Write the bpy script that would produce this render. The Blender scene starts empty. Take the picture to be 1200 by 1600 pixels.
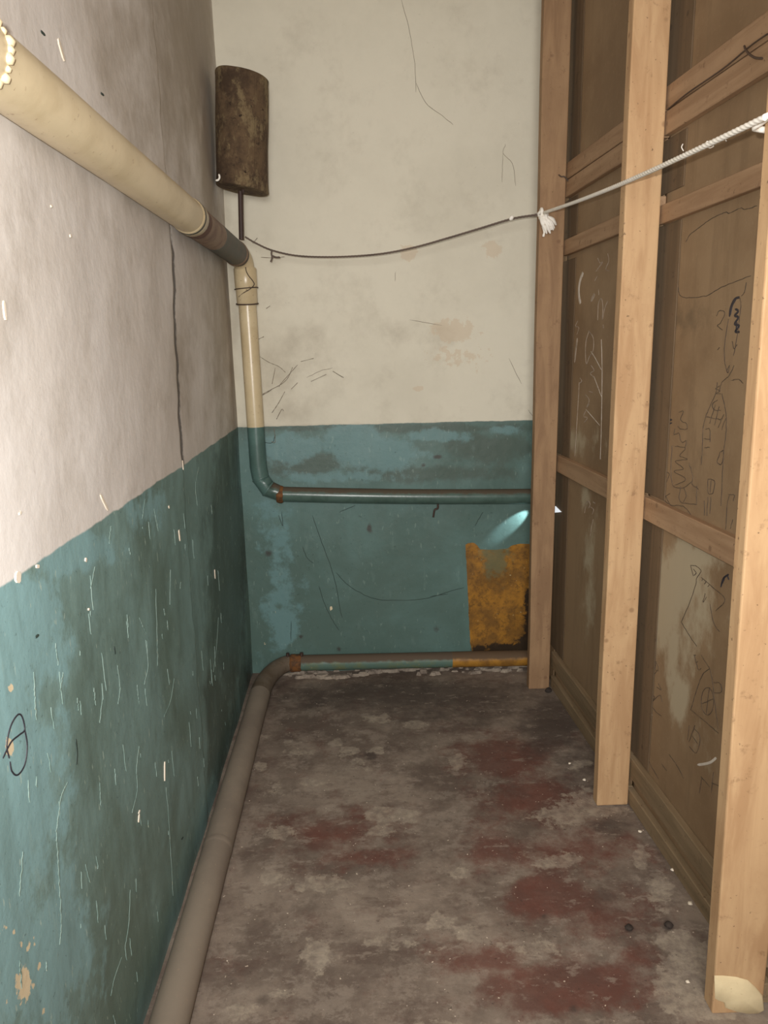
import bpy, bmesh, math, random
import numpy as np
from mathutils import Vector, Matrix, noise as mnoise

random.seed(7)
rng = np.random.default_rng(7)
SC = bpy.context.scene
COL = SC.collection

# ------------------------------------------------------------------ camera
YAW, PITCH, ROLL, FPX, EYE = 0.0267, 0.2154, -0.02045, 1176.9, 1.5
cy, sy, cp, sp = math.cos(YAW), math.sin(YAW), math.cos(PITCH), math.sin(PITCH)
FWD = np.array([sy*cp, cy*cp, -sp])
_r = np.array([cy, -sy, 0.0])
_u = np.cross(_r, FWD)
RGT = math.cos(ROLL)*_r + math.sin(ROLL)*_u
UP = -math.sin(ROLL)*_r + math.cos(ROLL)*_u
ORG = np.array([0, 0, EYE])
cam = bpy.data.cameras.new('camera')
cam.sensor_fit = 'VERTICAL'
cam.sensor_height = 36
cam.lens = FPX/1600*36
cam.clip_start = 0.02
camo = bpy.data.objects.new('camera', cam)
COL.objects.link(camo)
camo.matrix_world = Matrix(((RGT[0], UP[0], -FWD[0], ORG[0]), (RGT[1], UP[1], -FWD[1], ORG[1]),
                            (RGT[2], UP[2], -FWD[2], ORG[2]), (0, 0, 0, 1)))
SC.camera = camo

# ------------------------------------------------------------------ world, lamps, exposure
world = bpy.data.worlds.new('world')
SC.world = world
world.use_nodes = True
world.node_tree.nodes['Background'].inputs[0].default_value = (0.93, 0.96, 1.0, 1)
world.node_tree.nodes['Background'].inputs[1].default_value = 0.12


def area(name, loc, target, size, power, color):
    l = bpy.data.lights.new(name, 'AREA')
    l.shape = 'DISK'
    l.size = size
    l.energy = power
    l.color = color
    o = bpy.data.objects.new(name, l)
    COL.objects.link(o)
    o.location = loc
    o.rotation_euler = (Vector(target)-Vector(loc)).to_track_quat('-Z', 'Y').to_euler()
    return o


area('soft_fill', (0.05, -1.2, 1.85), (0.15, 3.2, 1.25), 0.8, 56, (1.0, 0.975, 0.94))  # added soft fill behind the camera, evens out the flash falloff
fl = bpy.data.lights.new('camera_flash', 'SPOT')              # the phone's flash, a hand's width beside the lens
fl.energy = 140
fl.spot_size = math.radians(125)
fl.spot_blend = 1.0
fl.shadow_soft_size = 0.012
fl.color = (1.0, 0.975, 0.94)
flo = bpy.data.objects.new('camera_flash', fl)
COL.objects.link(flo)
flo.location = (-0.05, 0.0, 1.56)
flo.rotation_euler = Vector((float(FWD[0])-0.02, float(FWD[1]), float(FWD[2])+0.04)).to_track_quat('-Z', 'Y').to_euler()
sp_l = bpy.data.lights.new('daylight_gap_beam', 'SPOT')      # daylight entering between partition and wall
sp_l.energy = 10
sp_l.spot_size = math.radians(25)
sp_l.spot_blend = 0.6
sp_l.shadow_soft_size = 0.004
sp_l.color = (0.72, 0.9, 1.0)
sp_o = bpy.data.objects.new('daylight_gap_beam', sp_l)
COL.objects.link(sp_o)

SC.view_settings.view_transform = 'Standard'
SC.view_settings.look = 'None'
SC.view_settings.gamma = 1
SC.view_settings.use_curve_mapping = False
SC.view_settings.exposure = -0.06

# ------------------------------------------------------------------ measured room
AX = -0.536            # left wall
D = 3.356              # back wall
ZP = 1.168             # top of the green paint
B0, BS = 0.952, -0.045  # partition sheet: x = B0 + BS*y
CEIL = 2.95
PGAP = 0.022           # the fibreboard lies this far behind the posts, on the far side of the rails


def ray(px, py):
    return FWD + RGT*(px-600)/FPX - UP*(py-800)/FPX


def hit(px, py, axis, val):
    d = ray(px, py)
    return ORG + d*((val-ORG[axis])/d[axis])


def on_panel(px, py, off=0.0):
    d = ray(px, py)
    return ORG + d*((B0+PGAP-off)/(d[0]-BS*d[1]))


def bx(y):
    return B0+BS*y


def px_(y):
    return bx(y)+PGAP


# ------------------------------------------------------------------ node helper
class NT:
    def __init__(s, name):
        s.m = bpy.data.materials.new(name)
        s.m.use_nodes = True
        s.t = s.m.node_tree
        s.b = s.t.nodes['Principled BSDF']
        s.co = s.t.nodes.new('ShaderNodeTexCoord').outputs['Object']

    def link(s, v, sock):
        if isinstance(v, bpy.types.NodeSocket):
            s.t.links.new(v, sock)
        elif isinstance(v, (tuple, list)):
            sock.default_value = tuple(v)+((1,) if len(v) == 3 and sock.type == 'RGBA' else ())
        else:
            sock.default_value = v

    def math(s, op, a, b=0.0, c=None, clamp=False):
        n = s.t.nodes.new('ShaderNodeMath')
        n.operation = op
        n.use_clamp = clamp
        s.link(a, n.inputs[0])
        s.link(b, n.inputs[1])
        if c is not None:
            s.link(c, n.inputs[2])
        return n.outputs[0]

    def scale(s, vec):
        n = s.t.nodes.new('ShaderNodeMapping')
        s.t.links.new(s.co, n.inputs[0])
        n.inputs['Scale'].default_value = vec
        return n.outputs[0]

    def noise(s, sc, det=4, rough=0.6, vec=None, dist=0.0):
        n = s.t.nodes.new('ShaderNodeTexNoise')
        s.t.links.new(s.scale(vec) if vec else s.co, n.inputs['Vector'])
        n.inputs['Scale'].default_value = sc
        n.inputs['Detail'].default_value = det
        n.inputs['Roughness'].default_value = rough
        n.inputs['Distortion'].default_value = dist
        return n.outputs[0]

    def voro(s, sc, feature='F1', vec=None):
        n = s.t.nodes.new('ShaderNodeTexVoronoi')
        n.feature = feature
        s.t.links.new(s.scale(vec) if vec else s.co, n.inputs['Vector'])
        n.inputs['Scale'].default_value = sc
        return n.outputs['Distance']

    def step(s, v, lo, hi):
        n = s.t.nodes.new('ShaderNodeMapRange')
        n.interpolation_type = 'SMOOTHSTEP'
        s.link(v, n.inputs[0])
        n.inputs[1].default_value = lo
        n.inputs[2].default_value = hi
        return n.outputs[0]

    def mix(s, f, a, b, mode='MIX'):
        n = s.t.nodes.new('ShaderNodeMix')
        n.data_type = 'RGBA'
        n.blend_type = mode
        s.link(f, n.inputs[0])
        s.link(a, n.inputs[6])
        s.link(b, n.inputs[7])
        return n.outputs[2]

    def attr(s, name):
        n = s.t.nodes.new('ShaderNodeAttribute')
        n.attribute_name = name
        return n.outputs['Fac']

    def xyz(s):
        n = s.t.nodes.new('ShaderNodeSeparateXYZ')
        s.t.links.new(s.co, n.inputs[0])
        return n.outputs

    def mask(s, name, sc, amp, lo, hi, det=7, rough=0.68, vec=None):
        n = s.math('MULTIPLY', s.math('SUBTRACT', s.noise(sc, det, rough, vec), 0.5), amp)
        a = s.attr(name)
        g = s.step(a, 0.02, 0.12)
        return s.math('MULTIPLY', g, s.step(s.math('ADD', a, n), lo, hi))

    def normal_z(s):
        g = s.t.nodes.new('ShaderNodeNewGeometry')
        n = s.t.nodes.new('ShaderNodeSeparateXYZ')
        s.t.links.new(g.outputs['Normal'], n.inputs[0])
        return n.outputs[2]

    def bump(s, h, strength=0.3, dist=0.01):
        n = s.t.nodes.new('ShaderNodeBump')
        s.link(h, n.inputs['Height'])
        n.inputs['Strength'].default_value = strength
        n.inputs['Distance'].default_value = dist
        s.t.links.new(n.outputs[0], s.b.inputs['Normal'])

    def done(s, col, rough=0.8, spec=0.3):
        s.link(col, s.b.inputs['Base Color'])
        s.link(rough, s.b.inputs['Roughness'])
        s.b.inputs['Specular IOR Level'].default_value = spec
        return s.m


def S(r, g, b):        # sRGB 0-255 -> linear
    return tuple(((c/255)/12.92 if c <= 10 else (((c/255)+0.055)/1.055)**2.4) for c in (r, g, b))


# ------------------------------------------------------------------ materials
def wall_material(name, w1, w2, wdirt, t1, t2, t3, streaky, ochre):
    n = NT(name)
    x, y, z = n.xyz()
    edge = n.math('ADD', z, n.math('MULTIPLY', n.noise(14, 3), 0.012))
    upper = n.step(edge, ZP+0.003, ZP+0.008)
    # whitewash
    wc = n.mix(n.step(n.noise(1.6, 6, 0.65), 0.38, 0.66), w1, w2)
    wc = n.mix(n.math('MULTIPLY', n.step(n.noise(5.0, 8, 0.7), 0.50, 0.72), 0.30), wc, wdirt)
    wc = n.mix(n.math('MULTIPLY', n.step(n.noise(12, 8, 0.75), 0.48, 0.70), 0.22), wc, w2)
    wc = n.mix(n.math('MULTIPLY', n.step(n.noise(70, 4, 0.7), 0.66, 0.74), 0.25), wc, S(120, 105, 90))
    if streaky:
        wc = n.mix(n.math('MULTIPLY', n.step(n.noise(1, 5, 0.65, vec=(12, 12, 2.5)), 0.52, 0.74), 0.16), wc, S(196, 184, 164))
        wc = n.mix(n.math('MULTIPLY', n.step(n.noise(1, 4, 0.6, vec=(34, 34, 18)), 0.64, 0.72), 0.3), wc, S(236, 232, 226))
    wc = n.mix(n.math('MULTIPLY', n.mask('stain_shade', 9, 1.2, 0.10, 0.9), 0.7), wc, wdirt)
    wc = n.mix(n.math('MULTIPLY', n.mask('peel', 30, 2.0, 0.40, 0.52), 0.45), wc, S(206, 184, 156))
    # oil paint
    tc = n.mix(n.step(n.noise(1.9, 7, 0.62, dist=0.4), 0.40, 0.62), t1, t2)
    tc = n.mix(n.math('MULTIPLY', n.step(n.noise(7, 8, 0.72), 0.45, 0.7), 0.5), tc, t2)
    tc = n.mix(n.math('MULTIPLY', n.mask('stain_shade', 8, 1.6, 0.15, 0.6), 0.7), tc, S(74, 86, 76))
    tc = n.mix(n.math('MULTIPLY', n.mask('wash', 10, 1.8, 0.25, 0.55), 0.8), tc, t3)
    tc = n.mix(n.math('MULTIPLY', n.step(n.noise(85, 4, 0.7), 0.62, 0.72), 0.5), tc, S(40, 54, 50))
    st = n.noise(1, 6, 0.65, vec=(26, 26, 4) if streaky else (20, 20, 7))
    tc = n.mix(n.math('MULTIPLY', n.step(st, 0.58, 0.72), 0.42 if streaky else 0.12), tc, S(150, 176, 168))
    st2 = n.noise(1, 6, 0.65, vec=(16, 16, 2.6))
    tc = n.mix(n.math('MULTIPLY', n.step(st2, 0.46, 0.68), 0.30 if streaky else 0.12), tc, S(88, 104, 94))
    fl = n.noise(1, 3, 0.5, vec=(80, 80, 26))
    tc = n.mix(n.math('MULTIPLY', n.step(fl, 0.67, 0.71), 0.7 if streaky else 0.15), tc, S(176, 196, 184))
    if ochre:
        om = n.math('ADD', n.attr('ochre'), n.math('MULTIPLY', n.noise(26, 5, 0.65), 0.35))
        oc = n.mix(n.step(n.noise(13, 7, 0.7), 0.36, 0.62), S(166, 116, 42), S(122, 86, 38))
        oc = n.mix(n.math('MULTIPLY', n.step(n.noise(55, 6, 0.75), 0.48, 0.66), 0.8), oc, S(98, 70, 34))
        oc = n.mix(n.step(n.noise(60, 3, 0.6), 0.70, 0.74), oc, S(196, 176, 130))
        oc = n.mix(n.math('MULTIPLY', n.mask('thin', 30, 1.8, 0.25, 0.75), 0.8), oc, S(108, 108, 78))
        tc = n.mix(n.step(om, 0.64, 0.69), tc, oc)
        tc = n.mix(n.mask('dark_brown', 34, 1.8, 0.32, 0.62), tc, S(52, 40, 28))
    c = n.mix(upper, tc, wc)
    c = n.mix(n.mask('chip', 60, 1.6, 0.42, 0.50), c, S(222, 205, 172))
    c = n.mix(n.math('MULTIPLY', n.mask('dirt', 40, 1.2, 0.25, 0.75), 0.85), c, S(66, 60, 56))
    h = n.math('ADD', n.noise(14, 7, 0.6), n.math('MULTIPLY', st, 0.12))
    n.bump(n.math('ADD', h, n.math('MULTIPLY', n.noise(5, 3), 1.5)), 0.35, 0.006)
    return n.done(c, n.math('ADD', n.math('MULTIPLY', upper, 0.42), 0.46), 0.35)


MW_LEFT = wall_material('left_wall_paint', S(226, 221, 216), S(212, 205, 197), S(160, 148, 130),
                        S(130, 160, 157), S(108, 130, 121), S(140, 178, 182), True, False)
MW_BACK = wall_material('back_wall_paint', S(221, 215, 197), S(212, 206, 188), S(178, 169, 151),
                        S(94, 122, 117), S(83, 106, 99), S(106, 140, 141), False, True)


def floor_material():
    n = NT('worn_floor_paint')
    g = n.mix(n.step(n.noise(2.4, 8, 0.7), 0.36, 0.62), S(142, 128, 115), S(102, 89, 80))
    g = n.mix(n.math('MULTIPLY', n.step(n.noise(9, 10, 0.78), 0.50, 0.58), 0.45), g, S(152, 139, 126))
    g = n.mix(n.math('MULTIPLY', n.step(n.noise(6, 10, 0.78, vec=(1, 1.6, 1)), 0.50, 0.60), 0.5), g, S(94, 78, 70))
    red = n.math('ADD', n.attr('red'), n.math('MULTIPLY', n.math('SUBTRACT', n.noise(7, 9, 0.74), 0.5), 2.0))
    rc = n.mix(n.step(n.noise(6, 7, 0.7), 0.36, 0.62), S(104, 60, 50), S(92, 60, 52))
    g = n.mix(n.math('MULTIPLY', n.step(red, 0.05, 0.60), 0.8), g, rc)
    g = n.mix(n.math('MULTIPLY', n.step(n.math('ADD', n.attr('shade_spots'), n.math('MULTIPLY', n.math('SUBTRACT', n.noise(10, 7, 0.68), 0.5), 1.4)), 0.05, 0.8), 0.75), g, S(72, 62, 57))
    li = n.math('ADD', n.attr('light'), n.math('MULTIPLY', n.math('SUBTRACT', n.noise(20, 9, 0.74), 0.5), 2.2))
    lc = n.mix(n.step(n.noise(34, 6, 0.7), 0.36, 0.66), S(138, 126, 114), S(184, 171, 152))
    g = n.mix(n.math('MULTIPLY', n.step(li, 0.34, 0.54), 0.55), g, lc)
    sc = n.noise(1, 9, 0.76, vec=(12, 26, 12))
    g = n.mix(n.math('MULTIPLY', n.step(sc, 0.56, 0.62), 0.45), g, S(156, 143, 130))
    g = n.mix(n.math('MULTIPLY', n.step(n.noise(75, 4, 0.65), 0.64, 0.72), 0.6), g, S(58, 48, 44))
    g = n.mix(n.step(n.noise(95, 2, 0.5), 0.73, 0.76), g, S(205, 190, 172))
    n.bump(n.math('ADD', n.math('MULTIPLY', li, 0.35), n.noise(35, 6, 0.65)), 0.4, 0.005)
    return n.done(g, n.math('ADD', 0.5, n.math('MULTIPLY', n.noise(7, 4), 0.35)), 0.3)


M_FLOOR = floor_material()


def wood(name, c1, c2, cd, grain=(30, 30, 1.4), spots=0.6, rough=0.72):
    n = NT(name)
    gr = n.noise(1, 6, 0.6, vec=grain, dist=0.6)
    c = n.mix(n.step(gr, 0.36, 0.66), c1, c2)
    c = n.mix(n.math('MULTIPLY', n.step(n.noise(4, 6, 0.65), 0.48, 0.72), 0.55), c, c2)
    c = n.mix(n.math('MULTIPLY', n.step(n.noise(26, 6, 0.7), 0.58, 0.72), spots), c, cd)
    c = n.mix(n.math('MULTIPLY', n.step(n.noise(90, 3, 0.6), 0.66, 0.72), 0.8), c, S(92, 70, 52))
    c = n.mix(n.math('MULTIPLY', n.step(n.voro(9), 0.10, 0.04), spots), c, cd)
    n.bump(n.math('ADD', gr, n.noise(50, 4)), 0.22, 0.003)
    return n.done(c, rough, 0.3)


M_POST = wood('raw_pine', S(194, 160, 121), S(175, 139, 102), S(130, 98, 70), grain=(22, 22, 3), spots=0.6)
M_POSTFAR = wood('far_post_pine', S(160, 129, 97), S(140, 110, 82), S(116, 86, 64), grain=(22, 22, 3), spots=0.6)  # darker pine tone for the far post
M_RAIL = wood('dull_pine', S(168, 138, 108), S(148, 118, 90), S(106, 80, 60), grain=(30, 1.6, 30))
M_SKIRT = wood('dusty_board', S(138, 118, 92), S(116, 98, 74), S(80, 66, 50), grain=(30, 1.6, 30))
M_STRIP = wood('shade_brown', S(112, 93, 72), S(96, 80, 62), S(70, 58, 46))


def panel_material():
    n = NT('brown_fibreboard')
    c = n.mix(n.step(n.noise(2.0, 7, 0.65), 0.38, 0.64), S(146, 122, 94), S(128, 104, 78))
    c = n.mix(n.math('MULTIPLY', n.step(n.noise(1, 6, 0.65, vec=(16, 16, 2.0)), 0.5, 0.72), 0.4), c, S(112, 92, 70))
    c = n.mix(n.math('MULTIPLY', n.step(n.noise(70, 4, 0.7), 0.55, 0.75), 0.3), c, S(160, 138, 108))
    c = n.mix(n.math('MULTIPLY', n.mask('pale', 12, 1.5, 0.15, 0.55, vec=(1, 1, 0.6)), 0.8), c, S(178, 165, 140))
    c = n.mix(n.math('MULTIPLY', n.mask('smudge', 16, 1.4, 0.1, 0.7), 0.6), c, S(98, 84, 66))
    n.bump(n.noise(60, 5), 0.12, 0.002)
    return n.done(c, 0.66, 0.3)


M_PANEL = panel_material()


def paint(name, c1, c2, cd, rough=0.38, dust=None, sc=6):
    n = NT(name)
    c = n.mix(n.step(n.noise(sc, 6, 0.65), 0.40, 0.66), c1, c2)
    c = n.mix(n.math('MULTIPLY', n.step(n.noise(70, 4, 0.65), 0.64, 0.70), 0.7), c, cd)
    r = rough
    if dust:
        d = n.math('ADD', n.normal_z(), n.math('MULTIPLY', n.math('SUBTRACT', n.noise(18, 6, 0.7), 0.5), 0.9))
        dm = n.step(d, dust[1], dust[1]+0.35)
        c = n.mix(dm, c, dust[0])
        r = n.math('ADD', rough, n.math('MULTIPLY', dm, 0.85-rough))
    n.bump(n.noise(40, 5), 0.15, 0.003)
    return n.done(c, r, 0.45)


M_CREAM = paint('cream_pipe_paint', S(222, 205, 170), S(208, 190, 154), S(170, 140, 104), 0.34)
M_CREAM2 = paint('cream_riser_paint', S(208, 191, 156), S(195, 176, 140), S(120, 92, 62), 0.3)
M_TEAL = paint('green_pipe_paint', S(80, 102, 94), S(68, 88, 80), S(60, 62, 50), 0.30, (S(84, 74, 60), 0.35), sc=14)
M_TEALV = paint('green_riser_paint', S(88, 116, 110), S(76, 100, 94), S(60, 66, 58), 0.32)
M_LOWTEAL = paint('green_low_pipe_paint', S(88, 112, 102), S(104, 114, 84), S(176, 152, 100), 0.45, (S(92, 78, 64), 0.15), sc=16)
M_OCHRE = paint('ochre_pipe_paint', S(168, 120, 46), S(128, 90, 40), S(92, 64, 36), 0.45, (S(98, 78, 58), 0.2), sc=16)
M_DUSTPIPE = paint('dusty_pipe_paint', S(134, 122, 108), S(122, 110, 98), S(150, 132, 112), 0.75, sc=3)
M_RUST = paint('rusted_iron', S(118, 76, 38), S(72, 52, 36), S(52, 40, 30), 0.8, sc=34)
M_REDRUST = paint('red_rust', S(104, 70, 58), S(84, 58, 50), S(60, 46, 42), 0.7, sc=24)
M_ELBOW = paint('brown_dusty_iron', S(108, 96, 82), S(92, 78, 62), S(70, 58, 48), 0.8, sc=12)
M_TAPE = paint('dark_bare_iron', S(64, 66, 58), S(80, 70, 62), S(48, 42, 38), 0.55, sc=16)
M_BARE = paint('brown_bare_iron', S(140, 116, 96), S(112, 82, 68), S(76, 56, 48), 0.6, sc=12)
M_TANK = None


def tank_material():
    n = NT('rusty_canister')
    c = n.mix(n.step(n.noise(9, 9, 0.75), 0.40, 0.60), S(108, 88, 66), S(78, 62, 48))
    c = n.mix(n.math('MULTIPLY', n.step(n.noise(9, 10, 0.8, vec=(1.3, 1.3, 0.8)), 0.50, 0.60), 0.75), c, S(142, 124, 92))
    c = n.mix(n.step(n.noise(48, 5, 0.75), 0.58, 0.68), c, S(52, 40, 32))
    n.bump(n.noise(26, 9, 0.75), 0.9, 0.012)
    return n.done(c, 0.82, 0.25)


M_TANK = tank_material()
M_DARKIRON = paint('dark_iron', S(66, 48, 40), S(54, 40, 34), S(90, 62, 44), 0.6)
M_ROPE = paint('white_rope', S(246, 241, 232), S(236, 229, 216), S(214, 203, 186), 0.9)
M_CORD = paint('grey_cord', S(104, 90, 80), S(88, 76, 68), S(70, 60, 54), 0.9)
M_WIRE = paint('dark_wire', S(84, 66, 54), S(66, 52, 44), S(50, 40, 36), 0.6)
M_PENCIL = paint('pencil_line', S(74, 62, 52), S(104, 86, 68), S(60, 52, 46), 0.7, sc=60)
M_PEN = paint('pen_line', S(44, 42, 50), S(56, 52, 56), S(40, 38, 44), 0.6)
M_CHALK = paint('chalk_line', S(206, 196, 184), S(180, 168, 152), S(150, 136, 120), 0.9, sc=40)
M_FAINT = paint('faint_chalk', S(168, 152, 136), S(142, 124, 106), S(128, 108, 90), 0.9, sc=40)
M_GREYLINE = paint('wall_hairline', S(142, 132, 116), S(158, 147, 130), S(120, 110, 96), 0.9)
M_DARKLINE = paint('green_wall_scratch', S(46, 62, 58), S(56, 70, 64), S(40, 50, 48), 0.7)
M_DRIP = paint('pale_drip', S(136, 158, 150), S(112, 136, 128), S(184, 178, 152), 0.6, sc=24)
M_WHITEDRIP = paint('whitewash_drip', S(230, 218, 200), S(222, 208, 186), S(200, 184, 160), 0.8)
M_WEB = paint('dusty_cobweb', S(136, 124, 108), S(112, 100, 86), S(80, 70, 60), 0.95)
M_PLASTER = paint('plaster_smear', S(226, 208, 168), S(212, 192, 152), S(186, 160, 118), 0.85)
M_MORTAR = paint('old_mortar', S(150, 138, 124), S(110, 98, 88), S(196, 186, 168), 0.9, sc=16)
M_GREY = paint('grey_rubble', S(62, 52, 46), S(50, 42, 38), S(90, 80, 70), 0.9)
M_CEIL = paint('ceiling_whitewash', S(214, 206, 192), S(202, 192, 178), S(180, 170, 156), 0.9)


# ------------------------------------------------------------------ mesh helpers
def link(name, me, mat=None, parent=None, smooth=False):
    o = bpy.data.objects.new(name, me)
    COL.objects.link(o)
    if mat:
        me.materials.append(mat)
    if smooth:
        me.polygons.foreach_set('use_smooth', [True]*len(me.polygons))
    if parent:
        o.parent = parent
    return o


def mesh(name, vf, mat, parent=None, smooth=False):
    me = bpy.data.meshes.new(name)
    me.from_pydata([tuple(map(float, v)) for v in vf[0]], [], vf[1])
    me.update()
    return link(name, me, mat, parent, smooth)


def merge(*vfs):
    V, F = [], []
    for v, f in vfs:
        o = len(V)
        V += list(v)
        F += [tuple(i+o for i in q) for q in f]
    return V, F


def empty(name, loc=(0, 0, 0)):
    o = bpy.data.objects.new(name, None)
    o.empty_display_size = 0.1
    COL.objects.link(o)
    return o


def tag(o, label=None, cat=None, group=None, kind=None):
    for k, v in (('label', label), ('category', cat), ('group', group), ('kind', kind)):
        if v:
            o[k] = v
    return o


def tube(pts, r, seg=20, caps=True, prof=None, twist=0.0):
    P = [Vector(p) for p in pts]
    n = len(P)
    R = r if isinstance(r, (list, tuple)) else [r]*n
    V, F = [], []
    t0 = (P[1]-P[0]).normalized()
    a = Vector((0, 0, 1)) if abs(t0.z) < 0.9 else Vector((1, 0, 0))
    nrm = (a - t0*a.dot(t0)).normalized()
    dist = 0
    for i in range(n):
        t = (P[min(i+1, n-1)]-P[max(i-1, 0)]).normalized()
        nrm = (nrm - t*nrm.dot(t)).normalized()
        bn = t.cross(nrm)
        if i:
            dist += (P[i]-P[i-1]).length
        for k in range(seg):
            th = 2*math.pi*k/seg
            rr = R[i]*(prof(th) if prof else 1)
            ph = th+twist*dist
            V.append(P[i]+nrm*math.cos(ph)*rr+bn*math.sin(ph)*rr)
    for i in range(n-1):
        for k in range(seg):
            k2 = (k+1) % seg
            F.append((i*seg+k, i*seg+k2, (i+1)*seg+k2, (i+1)*seg+k))
    if caps:
        q = len(V)                                  # caps get vertices of their own so the shading stays round
        V += [v.copy() for v in V[:seg]]+[v.copy() for v in V[(n-1)*seg:n*seg]]
        F.append(tuple(range(q, q+seg))[::-1])
        F.append(tuple(range(q+seg, q+2*seg)))
    return V, F


def box(x0, x1, y0, y1, z0, z1):
    V = [(x, y, z) for z in (z0, z1) for y in (y0, y1) for x in (x0, x1)]
    return V, [(0, 2, 3, 1), (4, 5, 7, 6), (0, 1, 5, 4), (2, 6, 7, 3), (0, 4, 6, 2), (1, 3, 7, 5)]


def bevel(o, w, seg=2):
    m = o.modifiers.new('bevel', 'BEVEL')
    m.width = w
    m.segments = seg
    m.limit_method = 'ANGLE'
    return o


def lerp(a, b, t):
    return np.array(a)*(1-t)+np.array(b)*t


def smooth_path(pts, n=8):
    """Catmull-Rom through pts"""
    P = [np.array(p, float) for p in pts]
    P = [2*P[0]-P[1]]+P+[2*P[-1]-P[-2]]
    out = []
    for i in range(1, len(P)-2):
        for k in range(n):
            t = k/n
            a, b, c, d = P[i-1], P[i], P[i+1], P[i+2]
            out.append(0.5*((2*b)+(-a+c)*t+(2*a-5*b+4*c-d)*t*t+(-a+3*b-3*c+d)*t**3))
    out.append(P[-2])
    return out


def ribbon(pts, nrm, w, lift=0.0012, th=0.0006, taper=True):
    """a raised flat stroke lying on a surface"""
    N = Vector(nrm).normalized()
    P = [Vector(p)+N*lift for p in pts]
    V, F = [], []
    n = len(P)
    for i in range(n):
        t = (P[min(i+1, n-1)]-P[max(i-1, 0)])
        if t.length < 1e-9:
            t = Vector((0, 0, 1))
        s = N.cross(t.normalized())
        ww = (w[i] if isinstance(w, (list, tuple)) else w)*0.5
        if taper and (i == 0 or i == n-1):
            ww *= 0.45
        V += [P[i]-s*ww-N*th*3, P[i]-s*ww*0.7, P[i]+s*ww*0.7, P[i]+s*ww-N*th*3]
    for i in range(n-1):
        for k in range(3):
            F.append((i*4+k, i*4+k+1, i*4+4+k+1, i*4+4+k))
    return V, F


def grid_surface(name, us, vs, fn, mat, attrs, flip=False, smooth=True):
    """fn(U,V)-> xyz arrays; attrs: name -> array(len)"""
    U, W = np.meshgrid(us, vs, indexing='ij')
    nu, nv = len(us), len(vs)
    P = np.stack(fn(U.ravel(), W.ravel()), 1)
    idx = np.arange(nu*nv).reshape(nu, nv)
    q = np.stack([idx[:-1, :-1], idx[1:, :-1], idx[1:, 1:], idx[:-1, 1:]], -1).reshape(-1, 4)
    if flip:
        q = q[:, ::-1]
    me = bpy.data.meshes.new(name)
    me.vertices.add(len(P))
    me.vertices.foreach_set('co', P.astype(np.float32).ravel())
    me.loops.add(q.size)
    me.loops.foreach_set('vertex_index', q.astype(np.int32).ravel())
    me.polygons.add(len(q))
    me.polygons.foreach_set('loop_start', np.arange(0, q.size, 4, dtype=np.int32))
    me.update(calc_edges=True)
    me.validate()
    for k, f in attrs.items():
        at = me.attributes.new(k, 'FLOAT', 'POINT')
        at.data.foreach_set('value', np.clip(f(P), 0, 1).astype(np.float32))
    return link(name, me, mat, None, smooth)


def blobs(lst, hitter, i, j):
    """patches on a surface: (px,py,rx,ry[,strength]) measured in the photograph, laid out in the surface's own plane"""
    E = []
    for b in lst:
        c = hitter(b[0], b[1])
        ex = hitter(b[0]+b[2], b[1])-c
        ey = hitter(b[0], b[1]+b[3])-c
        A = np.array([[ex[i], ey[i]], [ex[j], ey[j]]])
        E.append((c[i], c[j], np.linalg.inv(A), b[4] if len(b) > 4 else 1.0))

    def f(P):
        o = np.zeros(len(P))
        for ci, cj, A, s in E:
            a = A[0, 0]*(P[:, i]-ci)+A[0, 1]*(P[:, j]-cj)
            b_ = A[1, 0]*(P[:, i]-ci)+A[1, 1]*(P[:, j]-cj)
            r = np.sqrt(a*a+b_*b_)
            o = np.maximum(o, s*np.exp(-0.9*r*r))
        return o
    return f


def wav(a, b, k=0):
    return (np.sin(a*3.1+k)*np.cos(b*2.3+k*1.7)+0.5*np.sin(a*7.3+b*5.1+k)+0.25*np.sin(a*15.7-b*11.3+k*2))


def hl(px, py):
    return hit(px, py, 0, AX)


def hb(px, py):
    return hit(px, py, 1, D)


def hf(px, py):
    return hit(px, py, 2, 0.0)


zero = lambda P: np.zeros(len(P))

# ================================================================== ROOM
# ---- left wall: plaster that steps back a little beyond a vertical crack
CR = [(2.20, 0.0), (2.215, 0.6), (2.232, 1.17), (2.27, 1.45), (2.33, 1.83), (2.30, 2.1), (2.30, 2.4), (2.30, 3.0)]
crz = [c[1] for c in CR]
cry = [c[0] for c in CR]


def crack_y(z):
    return np.interp(z, crz, cry)+0.006*np.sin(z*23)+0.004*np.sin(z*61)


def left_xyz(Y, Z):
    yc = crack_y(Z)
    past = np.clip((Y-yc)/(D-2.25), 0, 1)
    groove = np.exp(-((Y-yc)/0.012)**2)*np.clip((Z-1.14)/0.05, 0, 1)*np.clip((2.05-Z)/0.2, 0, 1)
    X = AX - 0.0025*(Y > yc) - 0.012*past - 0.003*groove + 0.0022*wav(Y*1.5, Z*1.2, 1)
    return X, Y, Z


def groove_dirt(P):
    yc = crack_y(P[:, 2])
    on = np.clip((P[:, 2]-1.15)/0.02, 0, 1)*np.clip((1.92-P[:, 2])/0.15, 0, 1)
    return 0.9*np.exp(-((P[:, 1]-yc-0.008)/0.020)**2)*on


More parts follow.
